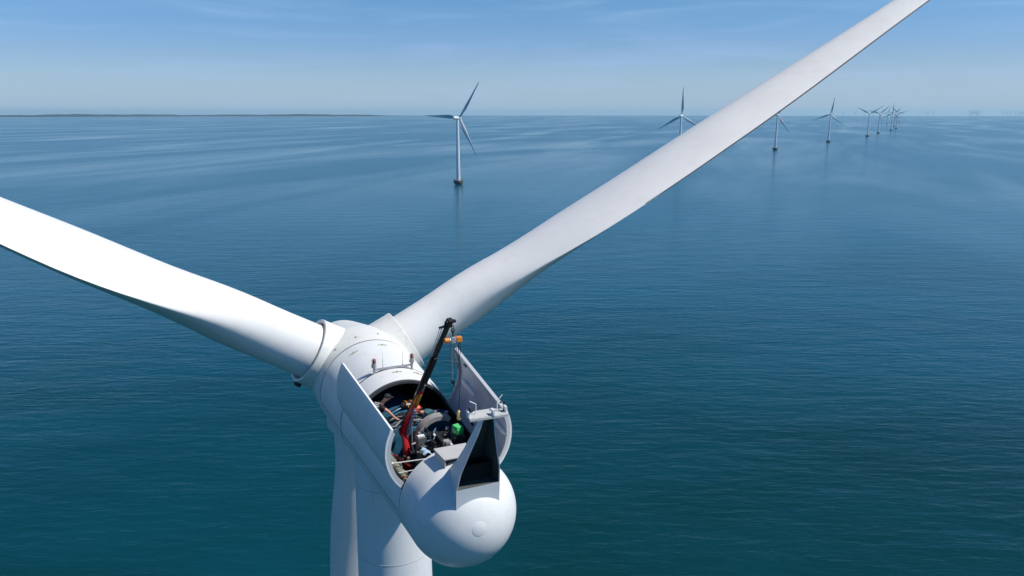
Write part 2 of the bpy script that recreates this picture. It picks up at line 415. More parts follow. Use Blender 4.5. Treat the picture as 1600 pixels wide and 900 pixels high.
def RS(s):
    if s > 10.5: return sqrt(max(0, 1.46**2 - (s - 10.5)**2))
    return interp(s, [1.8, 4.4, 5.4, 7.5, 9.8, 10.5], [1.84, 1.75, 1.69, 1.59, 1.48, 1.46])
TH = radians(69)
def make_shell():
    mb = MB()
    ss = [1.80] + [1.9 + i * .5 for i in range(5)] + [4.37]
    # front ring section, second section, lower trough under the hatches
    mb.lathe([(1.80, 1.78)] + [(s, RS(s)) for s in ss], n=128)
    mb.lathe([(4.37, RS(4.37)), (4.372, RS(4.4) - .02), (4.425, RS(4.4) - .02), (4.43, RS(4.43))], n=128, mi=1)
    seg2 = [4.43, 4.7, 5.0, 5.2, 5.4]
    mb.lathe([(s, RS(s)) for s in seg2], n=128)
    tr = [5.4 + 4.37 * i / 16 for i in range(17)]
    mb.lathe([(s, RS(s)) for s in tr], n=80, th0=TH, th1=2 * pi - TH)
    # inner lining
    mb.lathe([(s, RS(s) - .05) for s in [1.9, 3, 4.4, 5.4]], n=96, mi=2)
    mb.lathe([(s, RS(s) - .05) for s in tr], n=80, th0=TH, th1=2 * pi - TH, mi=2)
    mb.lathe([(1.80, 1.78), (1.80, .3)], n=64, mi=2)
    for sg in (1, -1):     # sill along the hinge
        a = []; b = []
        for s in tr:
            r = RS(s); a.append(Vector((s, sg * r * sin(TH), r * cos(TH)))); b.append(Vector((s, sg * (r - .05) * sin(TH), (r - .05) * cos(TH))))
        mb.grid([a, b])
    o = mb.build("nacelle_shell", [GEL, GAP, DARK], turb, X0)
    # dark rubber seal round the front edge of the opening
    rim = MB(); r = RS(5.4)
    prof = [(5.36, r + .004), (5.40, r + .012), (5.475, r - .01), (5.475, r - .085), (5.40, r - .10)]
    rim.lathe(prof, n=96, th0=-TH, th1=TH)
    rim.build("opening_seal", RUB, o, X0)
    for sg in (1, -1):
        h = MB(); h.tube([Vector((s, sg * (RS(s) - .03) * sin(TH + .02), (RS(s) - .03) * cos(TH + .02) + .02)) for s in tr], .035, 8)
        h.build("hinge_rail", RUB, o, X0)
    # long side seam on each flank and small fittings on top
    for sg in (1, -1):
        sm = MB(); pts = []
        for i in range(30):
            s = 1.85 + i * .27
            if s > 9.75: break
            t = radians(97) * sg; pts.append(Vector((s, (RS(s) - .004) * sin(t), (RS(s) - .004) * cos(t))))
        sm.tube(pts, .012, 6); sm.build("side_seam", GAP, o, X0)
    for (s, t) in ((2.35, -24), (2.3, 9), (4.75, 2), (4.72, 26)):
        t = radians(t); r = RS(s); b = MB()
        b.lathe([(0, .045), (.03, .04), (.035, 0.0)], 'z', n=14)
        b.bar((.02, -.16, .01), (.02, .16, .01), .02, .02)
        c = Vector((s, r * sin(t), r * cos(t)));
        rot = Matrix(((1, 0, 0), (0, cos(t), sin(t)), (0, -sin(t), cos(t))))
        b.v = [c + rot @ p for p in b.v]
        b.build("lifting_eye", mat("brass_dull", (.42, .38, .26), .5), o, X0)
    return o
shell = make_shell()

def make_tail():
    mb = MB(); prof = [(9.80, 1.40), (9.80, RS(9.8) + .002), (9.9, RS(9.9)), (10.2, RS(10.2))]
    for i in range(33):
        a = pi / 2 * i / 32; prof.append((10.5 + 1.46 * sin(a), max(1.46 * cos(a), .0005)))
    mb.lathe(prof, n=128)
    o = mb.build("tail_cap", GEL, turb, X0)
    g = MB(); g.lathe([(9.772, RS(9.77)), (9.772, 1.43), (9.798, 1.43), (9.798, RS(9.8))], n=96, th0=TH, th1=2 * pi - TH)
    g.build("seam_gap", GAP, o, X0)
    d = MB(); # round cover plate low on the dome
    cdir = Vector((1.43, -.088, .26)).normalized(); r = 1.46
    X = cdir.cross(Vector((0, 0, 1))).normalized(); Y = X.cross(cdir)
    rows = []
    for (rr_, hh) in ((.19, -.01), (.19, .003), (.18, .006), (.0, .006)):
        rows.append([Vector((10.5, 0, 0)) + cdir * (sqrt(r * r - rr_ * rr_) + hh) + rr_ * (cos(2 * pi * k / 32) * X + sin(2 * pi * k / 32) * Y) for k in range(32)])
    d.grid(rows, True); d.build("cover_plate", GEL, o, X0)
    # the inner bulkhead of the tail seen through the opening
    return o
make_tail()

# doors: curved roof hatches swung out about the side hinges
def make_door(sg):
    beta = radians(64.5); mb = MB(); n = 22; st = [5.44 + 4.30 * i / 16 for i in range(17)]
    def pt(s, k, off):      # k 0..1 from hinge to free edge
        r = RS(s); t = TH * (1 - k)
        y, z = (r + off) * sin(t), (r + off) * cos(t); hy, hz = r * sin(TH), r * cos(TH)
        dy, dz = y - hy, z - hz
        return Vector((s, sg * (hy + dy * cos(beta) + dz * sin(beta) + .02), hz - dy * sin(beta) + dz * cos(beta)))
    outer = [[pt(s, k / n, 0) for k in range(n + 1)] for s in st]
    inner = [[pt(s, k / n, -.055) for k in range(n + 1)] for s in st]
    mb.grid(outer, mi=0); mb.grid(inner, mi=1)
    mb.grid([outer[0], inner[0]], mi=0, sm=False); mb.grid([outer[-1], inner[-1]], mi=0, sm=False)
    mb.grid([[r[0] for r in outer], [r[0] for r in inner]], mi=0, sm=False)
    mb.grid([[r[-1] for r in outer], [r[-1] for r in inner]], mi=0, sm=False)
    o = mb.build("hatch_door", [GEL, INNER], turb, X0)
    t = MB()                # upstanding white strip along the free edge
    q = [[pt(s, 1 + .0, .012) for s in st], [pt(s, 1.045, .012) for s in st], [pt(s, 1.045, -.075) for s in st], [pt(s, 1.0, -.075) for s in st], [pt(s, 1.0, .012) for s in st]]
    t.grid(q, sm=False); t.add([r[0] for r in q[:4]], [(0, 1, 2, 3)], 0, False); t.add([r[-1] for r in q[:4]], [(3, 2, 1, 0)], 0, False)
    t.build("edge_strip", WHITE, o, X0)
    for s0, w_ in ((st[-1], -.05), (st[0], .03)):   # end flanges
        f = MB(); A = [pt(s0, k / n, -.056) for k in range(n + 1)]; B = [pt(s0, k / n, -.15) for k in range(n + 1)]
        A2 = [p + Vector((w_, 0, 0)) for p in A]; B2 = [p + Vector((w_, 0, 0)) for p in B]
        f.grid([A, B, B2, A2], sm=False)
        f.build("end_flange", mat("flange_grey", (.56, .57, .58), .5), o, X0)
    for (sa, sb, kk) in ((5.75, 6.95, .52), (8.35, 9.5, .52)):   # padded stiffeners
        rb = MB(); rb.tube([pt(sa + (sb - sa) * i / 8, kk, -.075) for i in range(9)], [.03, .08, .09, .09, .09, .09, .09, .08, .03], 10)
        rb.build("stiffener", mat("stiffener_paint", (.74, .74, .70), .6), o, X0)
    for s0, kk in ((6.15, .88), (8.2, .3), (7.4, .12)):
        l = MB(); l.box(pt(s0, kk, -.09), (.22, .05, .05)); l.build("latch", BLACK, o, X0, bevel=.008)
    return o
for sg in (-1, 1): make_door(sg)

# hub with nose, collars and blades
TH0 = 61.1
def rot_about_axis(deg):      # local rotation taking +z to the blade direction (clockwise seen from the tail)
    t = radians(deg); return Matrix(((1, 0, 0), (0, cos(t), sin(t)), (0, -sin(t), cos(t))))
def make_hub():
    mb = MB()
    prof = [(1.70, 1.70), (1.72, 1.84), (1.6, 1.86), (1.0, 1.88), (.3, 1.87), (-.2, 1.80), (-.6, 1.70), (-1.0, 1.61), (-1.5, 1.50), (-2.0, 1.39), (-2.4, 1.30), (-2.8, 1.20), (-3.2, 1.06), (-3.5, .93), (-3.8, .74), (-4.0, .56), (-4.15, .36), (-4.25, .16), (-4.28, .001)]
    mb.lathe(prof, n=96)
    o = mb.build("hub_cover", HUBW, turb, X0)
    g = MB(); g.lathe([(1.715, 1.70), (1.715, 1.825), (1.805, 1.825), (1.805, 1.70)], n=96)
    g.build("seam_gap", GAP, o, X0)
    for k in range(3):
        R_ = rot_about_axis(TH0 - 120 * k); c = MB(); rows = []
        for (z, r, sq) in ((.8, 1.30, .0), (1.3, 1.27, 0), (1.7, 1.25, 0), (2.0, 1.24, 0), (2.15, 1.235, 0), (2.17, 1.22, 0), (2.17, 1.13, 0), (1.75, 1.12, 0)):
            rows.append([R_ @ Vector((r * cos(2 * pi * j / 72) , r * sin(2 * pi * j / 72), z)) for j in range(72)])
        c.grid(rows, True); cc = c.build("blade_collar", HUBW, o, X0, sharp=30)
        d = MB(); rows = [[R_ @ Vector((r * cos(2 * pi * j / 48), r * sin(2 * pi * j / 48), 1.78)) for j in range(48)] for r in (1.14, .9)]
        d.grid(rows, True); d.build("collar_seal", RUB, o, X0)
        if k == 1:
            b = MB(); b.box((.25, -1.24, 2.0), (.30, .16, .22)); b.v = [R_ @ p for p in b.v]; b.build("root_bracket", mat("rusty_dark", (.05, .035, .025), .8), o, X0, bevel=.02)
    for (s, t) in ((1.25, -12), (1.15, 14), (1.3, -38)):
        t = radians(t); r = 1.88; b = MB(); c = Vector((s, r * sin(t), r * cos(t)))
        b.sphere(c, .028, 10); b.build("bolt", RUB, o, X0)
make_hub()
for k, dp in ((0, 0.), (1, -6.4), (2, 69.)):
    R_ = rot_about_axis(TH0 - 120 * k); b = blade_mb(dp, r0=1.5)
    o = b.build("blade", BLADEW, turb, lambda p: X0(R_ @ p), sharp=60)
    # dark strip along the trailing edge of the outer blade
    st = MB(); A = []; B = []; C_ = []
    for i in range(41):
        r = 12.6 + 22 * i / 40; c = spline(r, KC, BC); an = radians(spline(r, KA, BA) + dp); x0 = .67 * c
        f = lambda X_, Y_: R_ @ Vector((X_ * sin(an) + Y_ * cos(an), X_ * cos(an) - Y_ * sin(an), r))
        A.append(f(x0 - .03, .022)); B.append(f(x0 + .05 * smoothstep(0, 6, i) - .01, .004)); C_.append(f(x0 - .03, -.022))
    st.grid([A, B, C_, A], sm=False); st.build("trailing_strip", RUB, o, X0)

# cooling scoop on the tail, open to the rear
def make_scoop():
    sec = [  # (z of ring) : front-left (s,y), rear-left (s,y) ; mirrored
        ((10.60, .40, 1.05), (11.62, .58, 0.40)),
        ((10.66, .41, 1.34), (11.63, .585, 1.27)),
        ((11.02, .35, 1.74), (11.74, .53, 1.75)),
        ((11.33, .25, 2.25), (11.90, .38, 2.33)),
        ((11.68, .18, 2.82), (12.07, .24, 2.88)),
        ((11.95, .13, 3.28), (12.20, .145, 3.36))]
    mb = MB()
    for sg in (-1, 1):
        A = [Vector((p[0][0], sg * p[0][1], p[0][2])) for p in sec]; B = [Vector((p[1][0], sg * p[1][1], p[1][2])) for p in sec]
        mb.grid([A, B], sm=True)
        mb.grid([[q + Vector((-.002, -sg * .03, 0)) for q in A[1:]], [q + Vector((-.002, -sg * .03, 0)) for q in B[1:]]], mi=1)
        mb.grid([B[1:], [q + Vector((-.002, -sg * .03, 0)) for q in B[1:]]], sm=False)
    F1 = [Vector((p[0][0], -p[0][1], p[0][2])) for p in sec]; F2 = [Vector((p[0][0], p[0][1], p[0][2])) for p in sec]
    mb.grid([F1, F2]); ins = Vector((.03, 0, 0))
    mb.grid([[q + ins for q in F1[1:]], [q + ins for q in F2[1:]]], mi=1)
    # rear plate below the opening
    z0, z1 = sec[0][1], sec[1][1]
    mb.add([(z0[0], -z0[1], z0[2]), (z0[0], z0[1], z0[2]), (z1[0], z1[1], z1[2]), (z1[0], -z1[1], z1[2])], [(0, 1, 2, 3)], 0, False)
    q = [(10.66, -.40, 1.36), (10.66, .40, 1.36), (z1[0], z1[1], z1[2]), (z1[0], -z1[1], z1[2])]
    mb.add(q, [(0, 1, 2, 3)], 1, False)
    t = sec[-1]; mb.add([(t[0][0], -t[0][1], t[0][2]), (t[0][0], t[0][1], t[0][2]), (t[1][0], t[1][1], t[1][2]), (t[1][0], -t[1][1], t[1][2])], [(0, 1, 2, 3)], 0, False)
    o = mb.build("cooling_scoop", [SCOOPW, DUCT], turb, X0)
    g = MB()                     # dark radiator grille standing in the mouth
    P = [Vector((11.30, -.47, 1.33)), Vector((11.30, .47, 1.33)), Vector((11.42, .42, 1.80)), Vector((11.42, -.42, 1.80))]
    g.hexa([P[0], P[1], P[1] + Vector((.06, 0, 0)), P[0] + Vector((.06, 0, 0)), P[3], P[2], P[2] + Vector((.06, 0, 0)), P[3] + Vector((.06, 0, 0))])
    for i in range(11):
        f = i / 10; a = P[0].lerp(P[3], f) + Vector((.07, 0, 0)); b = P[1].lerp(P[2], f) + Vector((.07, 0, 0)); g.bar(a, b, .02, .012)
    g.build("radiator_grille", GRILLE, o, X0)
    # sensor shelf on top
    s_ = MB()
    pts = [(12.16, -.47), (11.93, -.45), (11.80, -.18), (11.82, .22), (11.95, .50), (12.22, .50)]
    lo = [Vector((x, y, 3.375)) for x, y in pts]; hi = [Vector((x, y, 3.405)) for x, y in pts]; n = len(pts)
    s_.add(lo + hi, [tuple(range(n))[::-1], tuple(range(n, 2 * n))] + [(i, (i + 1) % n, n + (i + 1) % n, n + i) for i in range(n)], 0, False)
    s_.box((12.2, .01, 3.36), (.02, .96, .06), Matrix.Rotation(radians(-3.5), 3, 'Z'))
    shf = s_.build("sensor_shelf", [mat("shelf_grey", (.60, .60, .58), .5, var=.25, vscale=16)], o, X0)
    for (y, s0) in ((-.46, 12.05), (.12, 12.16), (.47, 12.10)):
        b = MB(); b.box((s0, y, 3.47), (.14, .05, .17), Matrix.Rotation(radians(8), 3, 'X')); b.build("bracket", WHITE, shf, X0, bevel=.006)
    for path in ([(11.98, -.24, 3.40), (11.98, -.24, 3.66), (11.98, -.40, 3.76)], [(12.0, .30, 3.40), (12.0, .30, 3.66), (12.0, .43, 3.80)]):
        b = MB(); b.tube(path, .013, 8); b.build("lightning_rod", WHITE, shf, X0)
    b = MB(); b.tube([(12.04, .44, 3.40), (12.04, .44, 3.60)], .01, 8)
    for k in range(3):
        a = 2 * pi * k / 3; c = Vector((12.04 + .07 * cos(a), .44 + .07 * sin(a), 3.61)); b.tube([(12.04, .44, 3.61), c], .005, 6); b.sphere(c, .024, 10)
    b.build("wind_cups", BLACK, shf, X0)
    b = MB(); b.tube([(12.05, -.43, 3.4), (12.05, -.43, 3.62)], .012, 8); b.sphere((12.05, -.43, 3.62), .03, 10); b.bar((12.0, -.43, 3.58), (12.2, -.43, 3.58), .008, .04)
    b.build("wind_vane", BLACK, shf, X0)
make_scoop()

def make_vent_box():
    mb = MB(); R = Matrix.Rotation(radians(0), 3, 'Z')
    t = [(10.01, -.56, 1.60), (10.03, .30, 1.60), (10.66, .30, 1.60), (10.64, -.51, 1.60)]
    b = [(x, y, 1.2) for x, y, z in t]
    # open towards the tail: three walls, lid, dark inside
    T = [Vector(p) for p in t]; B = [Vector(p) for p in b]
    th = .025
    def wall(p, q, pz, qz, nrm):
        nrm = Vector(nrm) * th; mb.hexa([p, q, q + nrm, p + nrm, pz, qz, qz + nrm, pz + nrm])
    wall(B[3], B[0], T[3], T[0], (0, 1, 0)); wall(B[0], B[1], T[0], T[1], (1, 0, 0)); wall(B[1], B[2], T[1], T[2], (0, -1, 0))
    up = Vector((0, 0, .024)); L_ = [T[0] + Vector((-.02, -.02, .003)), T[1] + Vector((-.02, .02, .003)), T[2] + Vector((.03, .02, .003)), T[3] + Vector((.03, -.02, .003))]
    mb.hexa(L_ + [p + up for p in L_])
    o = mb.build("vent_box", BOXG, turb, X0)
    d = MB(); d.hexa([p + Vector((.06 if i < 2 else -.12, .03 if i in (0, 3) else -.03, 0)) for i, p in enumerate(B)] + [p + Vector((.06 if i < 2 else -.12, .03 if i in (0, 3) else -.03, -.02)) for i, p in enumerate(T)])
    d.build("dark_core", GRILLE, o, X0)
make_vent_box()

# frame with two aviation lights and two thin aerials on the nacelle roof
def make_light_frame():
    mb = MB(); s = 4.42
    mb.bar((s, -.60, 1.60), (s, -.60, 1.86), .07, .05, up=(1, 0, 0)); mb.bar((s, .67, 1.56), (s, .67, 1.86), .07, .05, up=(1, 0, 0))
    mb.bar((s + .03, -.62, 1.79), (s + .03, .70, 1.79), .05, .05)
    mb.bar((s + .03, .36, 1.76), (s + .06, .67, 1.62), .025)
    o = mb.build("light_frame", STEEL, turb, X0)
    for y in (-.60, .67):
        b = MB(); b.lathe([(0, 0.001), (0, .075), (.05, .08), (.12, .06), (.15, .06)], 'z', c=(s, y, 1.86), n=20)
        for k in range(3):
            a = 2 * pi * k / 3; b.tube([(s + .09 * cos(a), y + .09 * sin(a), 1.86), (s + .085 * cos(a), y + .085 * sin(a), 2.14)], .006, 6)
        ob = b.build("aviation_light", STEEL, o, X0)
        c = MB(); c.lathe([(0, .05), (.03, .058), (.05, .045), (.07, .058), (.10, .058), (.12, .045), (.14, .052), (.16, .04), (.175, .015), (.176, .001)], 'z', c=(s, y, 1.99), n=20)
        c.build("red_lens", REDG, o, X0)
    for y, h in ((-.31, .55), (.36, .58)):
        b = MB(); b.tube([(s, y, 1.78), (s, y, 1.78 + h)], [.009, .004], 8); b.tube([(s, y, 1.78), (s, y, 1.84)], .02, 8); b.build("aerial", STEEL, o, X0)
make_light_frame()

# machinery in the nacelle
def arc(s, y0, z0, r, a0, a1, n=14, sy=1.0):
    return [Vector((s, y0 + sy * r * sin(radians(a0 + (a1 - a0) * i / n)), z0 + r * cos(radians(a0 + (a1 - a0) * i / n)))) for i in range(n + 1)]
def make_machinery():
    f = MB(); f.box((6.4, 0, -.95), (7.2, 2.3, .08)); f.box((6.6, -.75, -.7), (6, .12, .45)); f.box((6.6, .75, -.7), (6, .12, .45))
    f.build("bed_frame", BLACKM, turb, X0)
    g = MB(); prof = [(2.4, .55), (2.9, .95)]
    s = 3.2
    prof += [(3.1, 1.0), (5.0, 1.0), (5.06, 1.06), (5.18, 1.06), (5.22, .98), (5.5, .97), (5.54, 1.04), (5.66, 1.04), (5.70, .94), (6.0, .92), (6.05, .99), (6.14, .99), (6.18, .86), (6.42, .80), (6.46, .4), (6.47, .01)]
    g.lathe(prof, n=72, c=(0, .05, -.32))
    gb = g.build("gearbox", TEAL, turb, X0)
    for (s0, a0, a1, r, m) in ((5.32, -80, 20, 1.03, TEALD), (5.78, -85, 30, .99, TEALD), (5.40, -60, 60, 1.06, TEAL), (5.88, -50, 50, 1.02, TEAL), (6.25, -70, 20, .92, TEALD)):
        h = MB(); h.tube([p + Vector((.10 * sin(i * .5), 0, 0)) for i, p in enumerate(arc(s0, .05, -.32, r, a0, a1))], .032, 8); h.build("hose", m, gb, X0)
    for k in range(18):   # bolts round the flange
        a = radians(-85 + 10 * k); b = MB(); b.tube([(6.14, .05 + .92 * sin(a), -.32 + .92 * cos(a)), (6.22, .05 + .92 * sin(a), -.32 + .92 * cos(a))], .025, 6); b.build("bolt", STEEL, gb, X0)
    random.seed(21)
    for i in range(12):
        s0 = 5.55 + .055 * i; y0 = random.uniform(-1.0, -.5); h = MB(); k = random.uniform(.8, 1.5)
        h.tube([Vector((s0 + random.uniform(-.08, .08) + .05 * j, y0 + k * j / 7, -.32 + 1.04 * cos((y0 + k * j / 7 - .05) * .95) + random.uniform(-.02, .04))) for j in range(8)], random.choice((.016, .022, .03)), 8)
        h.build("hose", [BLACK, TEALD, BLACKM, GREY][i % 4], gb, X0)
    # curved guard over the brake disc
    c = MB(); cy, cz, r = .70, .28, .70
    A = arc(6.62, cy, cz, r, -100, 35, 20); B = [p + Vector((.30, 0, 0)) for p in A]
    A2 = arc(6.62, cy, cz, r - .14, -100, 35, 20); B2 = arc(6.92, cy, cz, r - .14, -100, 35, 20)
    c.grid([A, B]); c.grid([A2, B2]); c.grid([B, B2], sm=False); c.grid([A, A2], sm=False)
    o = c.build("brake_guard", GREY, turb, X0)
    d = MB(); d.lathe([(6.72, .55), (6.78, .55), (6.78, .01)], n=40, c=(0, cy, cz)); d.build("brake_disc", TEALD, o, X0)
    # generator: finned black block
    gm = MB(); gm.lathe([(7.15, .1), (7.15, .50), (7.25, .56), (8.9, .56), (9.0, .48), (9.0, .1)], n=32, c=(0, .62, .02))
    for i in range(14):
        a = radians(-100 + 200 * i / 13); c0 = Vector((7.3, .62 + .58 * sin(a), .02 + .58 * cos(a))); gm.bar(c0, c0 + Vector((1.5, 0, 0)), .02, .06, up=(0, sin(a), cos(a)))
    gm.box((7.75, .62, .62), (.7, .5, .22)); gm.box((8.5, .45, .62), (.35, .4, .2)); gm.box((7.35, .35, .55), (.22, .3, .25)); gm.box((8.03, .87, .70), (.4, .34, .32))
    go = gm.build("generator", BLACKM, turb, X0)
    for (p, d_) in (((7.62, .30, .76), (.10, .06, .05)), ((8.35, .55, .75), (.10, .07, .05)), ((8.05, .95, .66), (.06, .07, .05)), ((8.7, .75, .62), (.05, .05, .1))):
        q = MB(); q.box(p, d_); q.build("cable_clamp", WHITE, go, X0, bevel=.008)
    random.seed(3)
    for i in range(34):
        s0 = random.uniform(6.9, 9.4); y = random.uniform(-.3, 1.15); z = .66 - .5 * (y - .6) ** 2 + random.uniform(-.2, .12)
        p = [Vector((s0 + random.uniform(-.35, .35) * k / 4, y + random.uniform(-.1, .1) + .12 * k * random.choice((-1, 1)) / 2, z + .12 * sin(k * 1.3))) for k in range(5)]
        h = MB(); h.tube(p, random.choice((.016, .024, .034)), 6); h.build("cable", [BLACK, BLACK, GREY, BLACK, TEALD, BLACKM][i % 6], go, X0)
    for i in range(20):
        s0 = random.uniform(7.0, 9.3); y = random.uniform(-.2, 1.1); z = .66 - .5 * (y - .6) ** 2 + random.uniform(-.1, .12)
        h = MB(); h.box((s0, y, z), (random.uniform(.06, .26), random.uniform(.05, .2), random.uniform(.05, .2)), Matrix.Rotation(random.uniform(-.3, .3), 3, 'Z')); h.build("junction_box", [BLACKM, BLACK, GREY, BLACKM, STEEL][i % 5], go, X0, bevel=.01)
    # grey control box and a steel bottle beside the guard
    cb = MB(); cb.box((7.45, -.06, .40), (.26, .26, .62)); co = cb.build("control_box", mat("slate_grey", (.12, .13, .14), .5), turb, X0, bevel=.015)
    l = MB(); l.box((7.45, -.06, .725), (.12, .20, .03)); l.build("name_plate", WHITE, co, X0)
    # hydraulic unit lower down, blue-green, with a pale cloth over it
    hb = MB(); hb.box((8.35, -.28, .12), (.5, .34, .6)); hb.tube([(8.2, -.28, .42), (8.2, -.28, .62)], .10, 16); hb.tube([(8.5, -.30, .42), (8.5, -.30, .55)], .07, 16)
    ho = hb.build("hydraulic_unit", mat("olive_tank", (.06, .085, .075), .5), turb, X0, bevel=.012)
    cl = MB(); rows = []
    for i in range(7):
        rows.append([Vector((8.05 + .06 * i + .015 * sin(j * 2.1), -.30 + .055 * j, .645 - .02 * abs(j - 2) ** 1.5 + .02 * sin(i * 1.9 + j))) for j in range(6)])
    cl.grid(rows); cl.build("wiping_cloth", LBLUE, ho, X0)
    # left-hand wall: padded duct, pipes, hoses, valves
    w = MB(); w.tube([(7.3, -1.22, .55), (7.8, -1.20, .50), (8.4, -1.14, .42), (9.0, -1.06, .34)], [.09, .12, .12, .09], 14)
    wo = w.build("padded_duct", OLIVE, turb, X0)
    for k, (y, z, r_) in enumerate(((-1.02, .35, .03), (-.93, .2, .022), (-1.32, .42, .02), (-1.08, .12, .028))):
        h = MB(); h.tube([Vector((7.0 + .3 * i, y + .035 * sin(i + k), z + .04 * sin(i * 1.7 + k))) for i in range(9)], r_, 8); h.build("pipe", [BLACK, STEEL, BLACK, RED][k], wo, X0)
    random.seed(11)
    for i in range(22):
        s0 = random.uniform(7.0, 9.45); y = random.uniform(-1.25, -.55); z = random.uniform(-.15, .42)
        if abs(y) > 1.25 - .12 * (s0 - 7): y = -1.0
        h = MB()
        if i % 3: h.box((s0, y, z), (random.uniform(.05, .16), random.uniform(.05, .14), random.uniform(.05, .14)), Matrix.Rotation(random.uniform(0, 1.5), 3, 'Z'))
        else: h.tube([(s0, y, z), (s0 + .04, y, z + .12)], .04, 12)
        h.build("valve_block", [BLACK, STEEL, GREY, BLACKM, RED, OLIVE][i % 6], wo, X0, bevel=.008)
    for i in range(9):
        s0 = random.uniform(7.2, 9.3); h = MB()
        p = [Vector((s0 + .12 * k + random.uniform(-.05, .05), -1.1 + .13 * k + random.uniform(-.05, .05), .3 + .15 * sin(k + i))) for k in range(5)]
        h.tube(p, .017, 6); h.build("cable", [BLACK, RED, GREY][i % 3], wo, X0)
    rl = MB(); rl.tube([(8.50, -1.26, .60), (8.98, -.42, .80)], .018, 8); rl.sphere((8.50, -1.26, .60), .04, 10); rl.sphere((8.98, -.42, .80), .03, 10); rl.tube([(8.9, -1.2, .5), (9.0, -.7, .55), (9.1, -.66, .4)], .012, 8)
    rl.build("cross_rail", WHITE, turb, X0)
    sp = MB(); sp.tube([(7.0, -.20, .95), (7.0, -.18, .05)], .022, 10); sp.box((7.0, -.23, .97), (.06, .14, .05)); sp.build("stand_pipe", STEEL, turb, X0)
make_machinery()

# ------------------------------------------------------------------ loose things in and over the nacelle
def thing(name, base, label, cat, group=None):
    loc, X = frame_at(base); o = empty(name, loc); tag(o, label, cat, group); return o, X

def make_crane():
    t, X = thing("service_crane", (7.05, -.35, -.90), "red and black telescopic service crane standing inside the open nacelle, orange hoist on its tip", "crane")
    K = Vector((6.72, -.35, .66)); T = Vector((8.71, .35, 4.61)); d = (T - K); L_ = d.length; u = d / L_
    at = lambda f: K + d * f
    c = MB(); c.tube([(7.10, -.36, -.90), (7.10, -.36, -.80)], .28, 24); c.tube([(7.10, -.36, -.85), (7.12, -.36, -.3), (7.05, -.37, .05), (6.88, -.36, .35), (6.74, -.35, .60)], [.15, .14, .12, .10, .09], 16)
    c.build("column", RED, t, X)
    k = MB(); k.bar(K - u * .10 - Vector((0, .0, .12)), at(.11), .21, .23); k.tube([K + Vector((0, -.16, 0)), K + Vector((0, .16, 0))], .07, 16); k.tube([at(.08) + Vector((0, -.14, 0)), at(.08) + Vector((0, .14, 0))], .045, 12)
    kn = k.build("knuckle", RED, t, X, bevel=.015)
    b = MB(); b.bar(at(.10), at(.40), .15, .17); r = b.build("base_boom", RED, t, X, bevel=.012)
    # pale blue cylinder and label plates on the red section
    side = u.cross(Vector((0, 1, 0))).normalized(); lat = u.cross(side).normalized()
    y = MB()
    nrm = (AX_V(-(W(at(.3)) - Vector((0, 0, EYE)))).normalized())
    nrm = (nrm - u * nrm.dot(u)).normalized()
    cands = [side, -side, lat, -lat]
    b_up = u.cross(Vector((0, 0, 1))).normalized(); b_y = b_up.cross(u).normalized()
    def plate(f0, f1, w_, off, ax, m, nm, par):
        q = MB(); oth = b_y if ax is b_up or ax == -b_up else b_up
        A, B = at(f0) + ax * off, at(f1) + ax * off
        q.hexa([A - oth * w_ / 2, B - oth * w_ / 2, B + oth * w_ / 2, A + oth * w_ / 2] + [p + ax * .006 for p in (A - oth * w_ / 2, B - oth * w_ / 2, B + oth * w_ / 2, A + oth * w_ / 2)])
        q.build(nm, m, par, X)
    # choose the two boom faces that look towards the tail and upwards
    f1 = max([b_y, -b_y], key=lambda v_: v_.dot(Vector((1, 0, 0)))); f2 = max([b_up, -b_up], key=lambda v_: v_.dot(nrm))
    plate(.27, .365, .11, .087, f1, YEL, "label_plate", r); plate(.19, .235, .10, .087, f1, mat("pale_plate", (.62, .52, .55), .5), "label_plate", r)
    plate(.27, .365, .10, .077, f2, YEL, "label_plate", r)
    cy = MB(); o1 = f1 * .16 - u * 0; cy.tube([K + f1 * .17 + u * .02, at(.16) + f1 * .13], .045, 14); cy.tube([at(.16) + f1 * .15, at(.22) + f1 * .11], .035, 12)
    cy.build("lift_cylinder", mat("steel_blue", (.22, .27, .50), .3, metal=.3), t, X)
    lf = f2 if f2.y < 0 else -f2
    lf = -b_up if b_up.y > 0 else b_up
    o_ = MB(); o_.bar(at(.395), at(.70), .145, .16); o_.build("outer_boom", BLACK, t, X, bevel=.01)
    i_ = MB(); i_.bar(at(.69), at(.985), .105, .12); ib = i_.build("inner_boom", BLACK, t, X, bevel=.01)
    hd = MB(); hd.bar(at(.965), at(1.02), .15, .15); hd.tube([T + b_up * .12, T - b_up * .12], .06, 16); hd.bar(at(.97) + lf * .05, at(.97) + lf * .30, .05, .05); hd.box(at(1.0) - lf * .14, (.12, .12, .06)); hd.build("boom_head", BLACK, t, X)
    sl = MB(); sl.tube([at(.36) + lf * .11, at(.70) + lf * .105], .045, 12); sl.build("extension_cylinder", BLACK, t, X)
    rd = MB(); rd.tube([at(.70) + lf * .11, at(.975) + lf * .19], .014, 8); rd.tube([at(.69) + lf * .16, at(.975) + lf * .27], .010, 8); rd.build("piston_rod", STEEL, t, X)
    st = MB(); st.tube([at(.36) + lf * .13, at(.42) + lf * .12], .03, 10); st.bar(at(.40) + f1 * .09, at(.46) + f1 * .09, .05, .012); st.build("valve", STEEL, t, X)
    hs = MB(); hs.tube([at(.0) + lf * .16, at(.15) + lf * .20, at(.30) + lf * .13, at(.37) + lf * .12], .02, 8); hs.build("hose", BLACK, t, X)
    return T
TIP = make_crane()
HG = TIP + Vector((.10, .06, 0)) + DOWN * .06
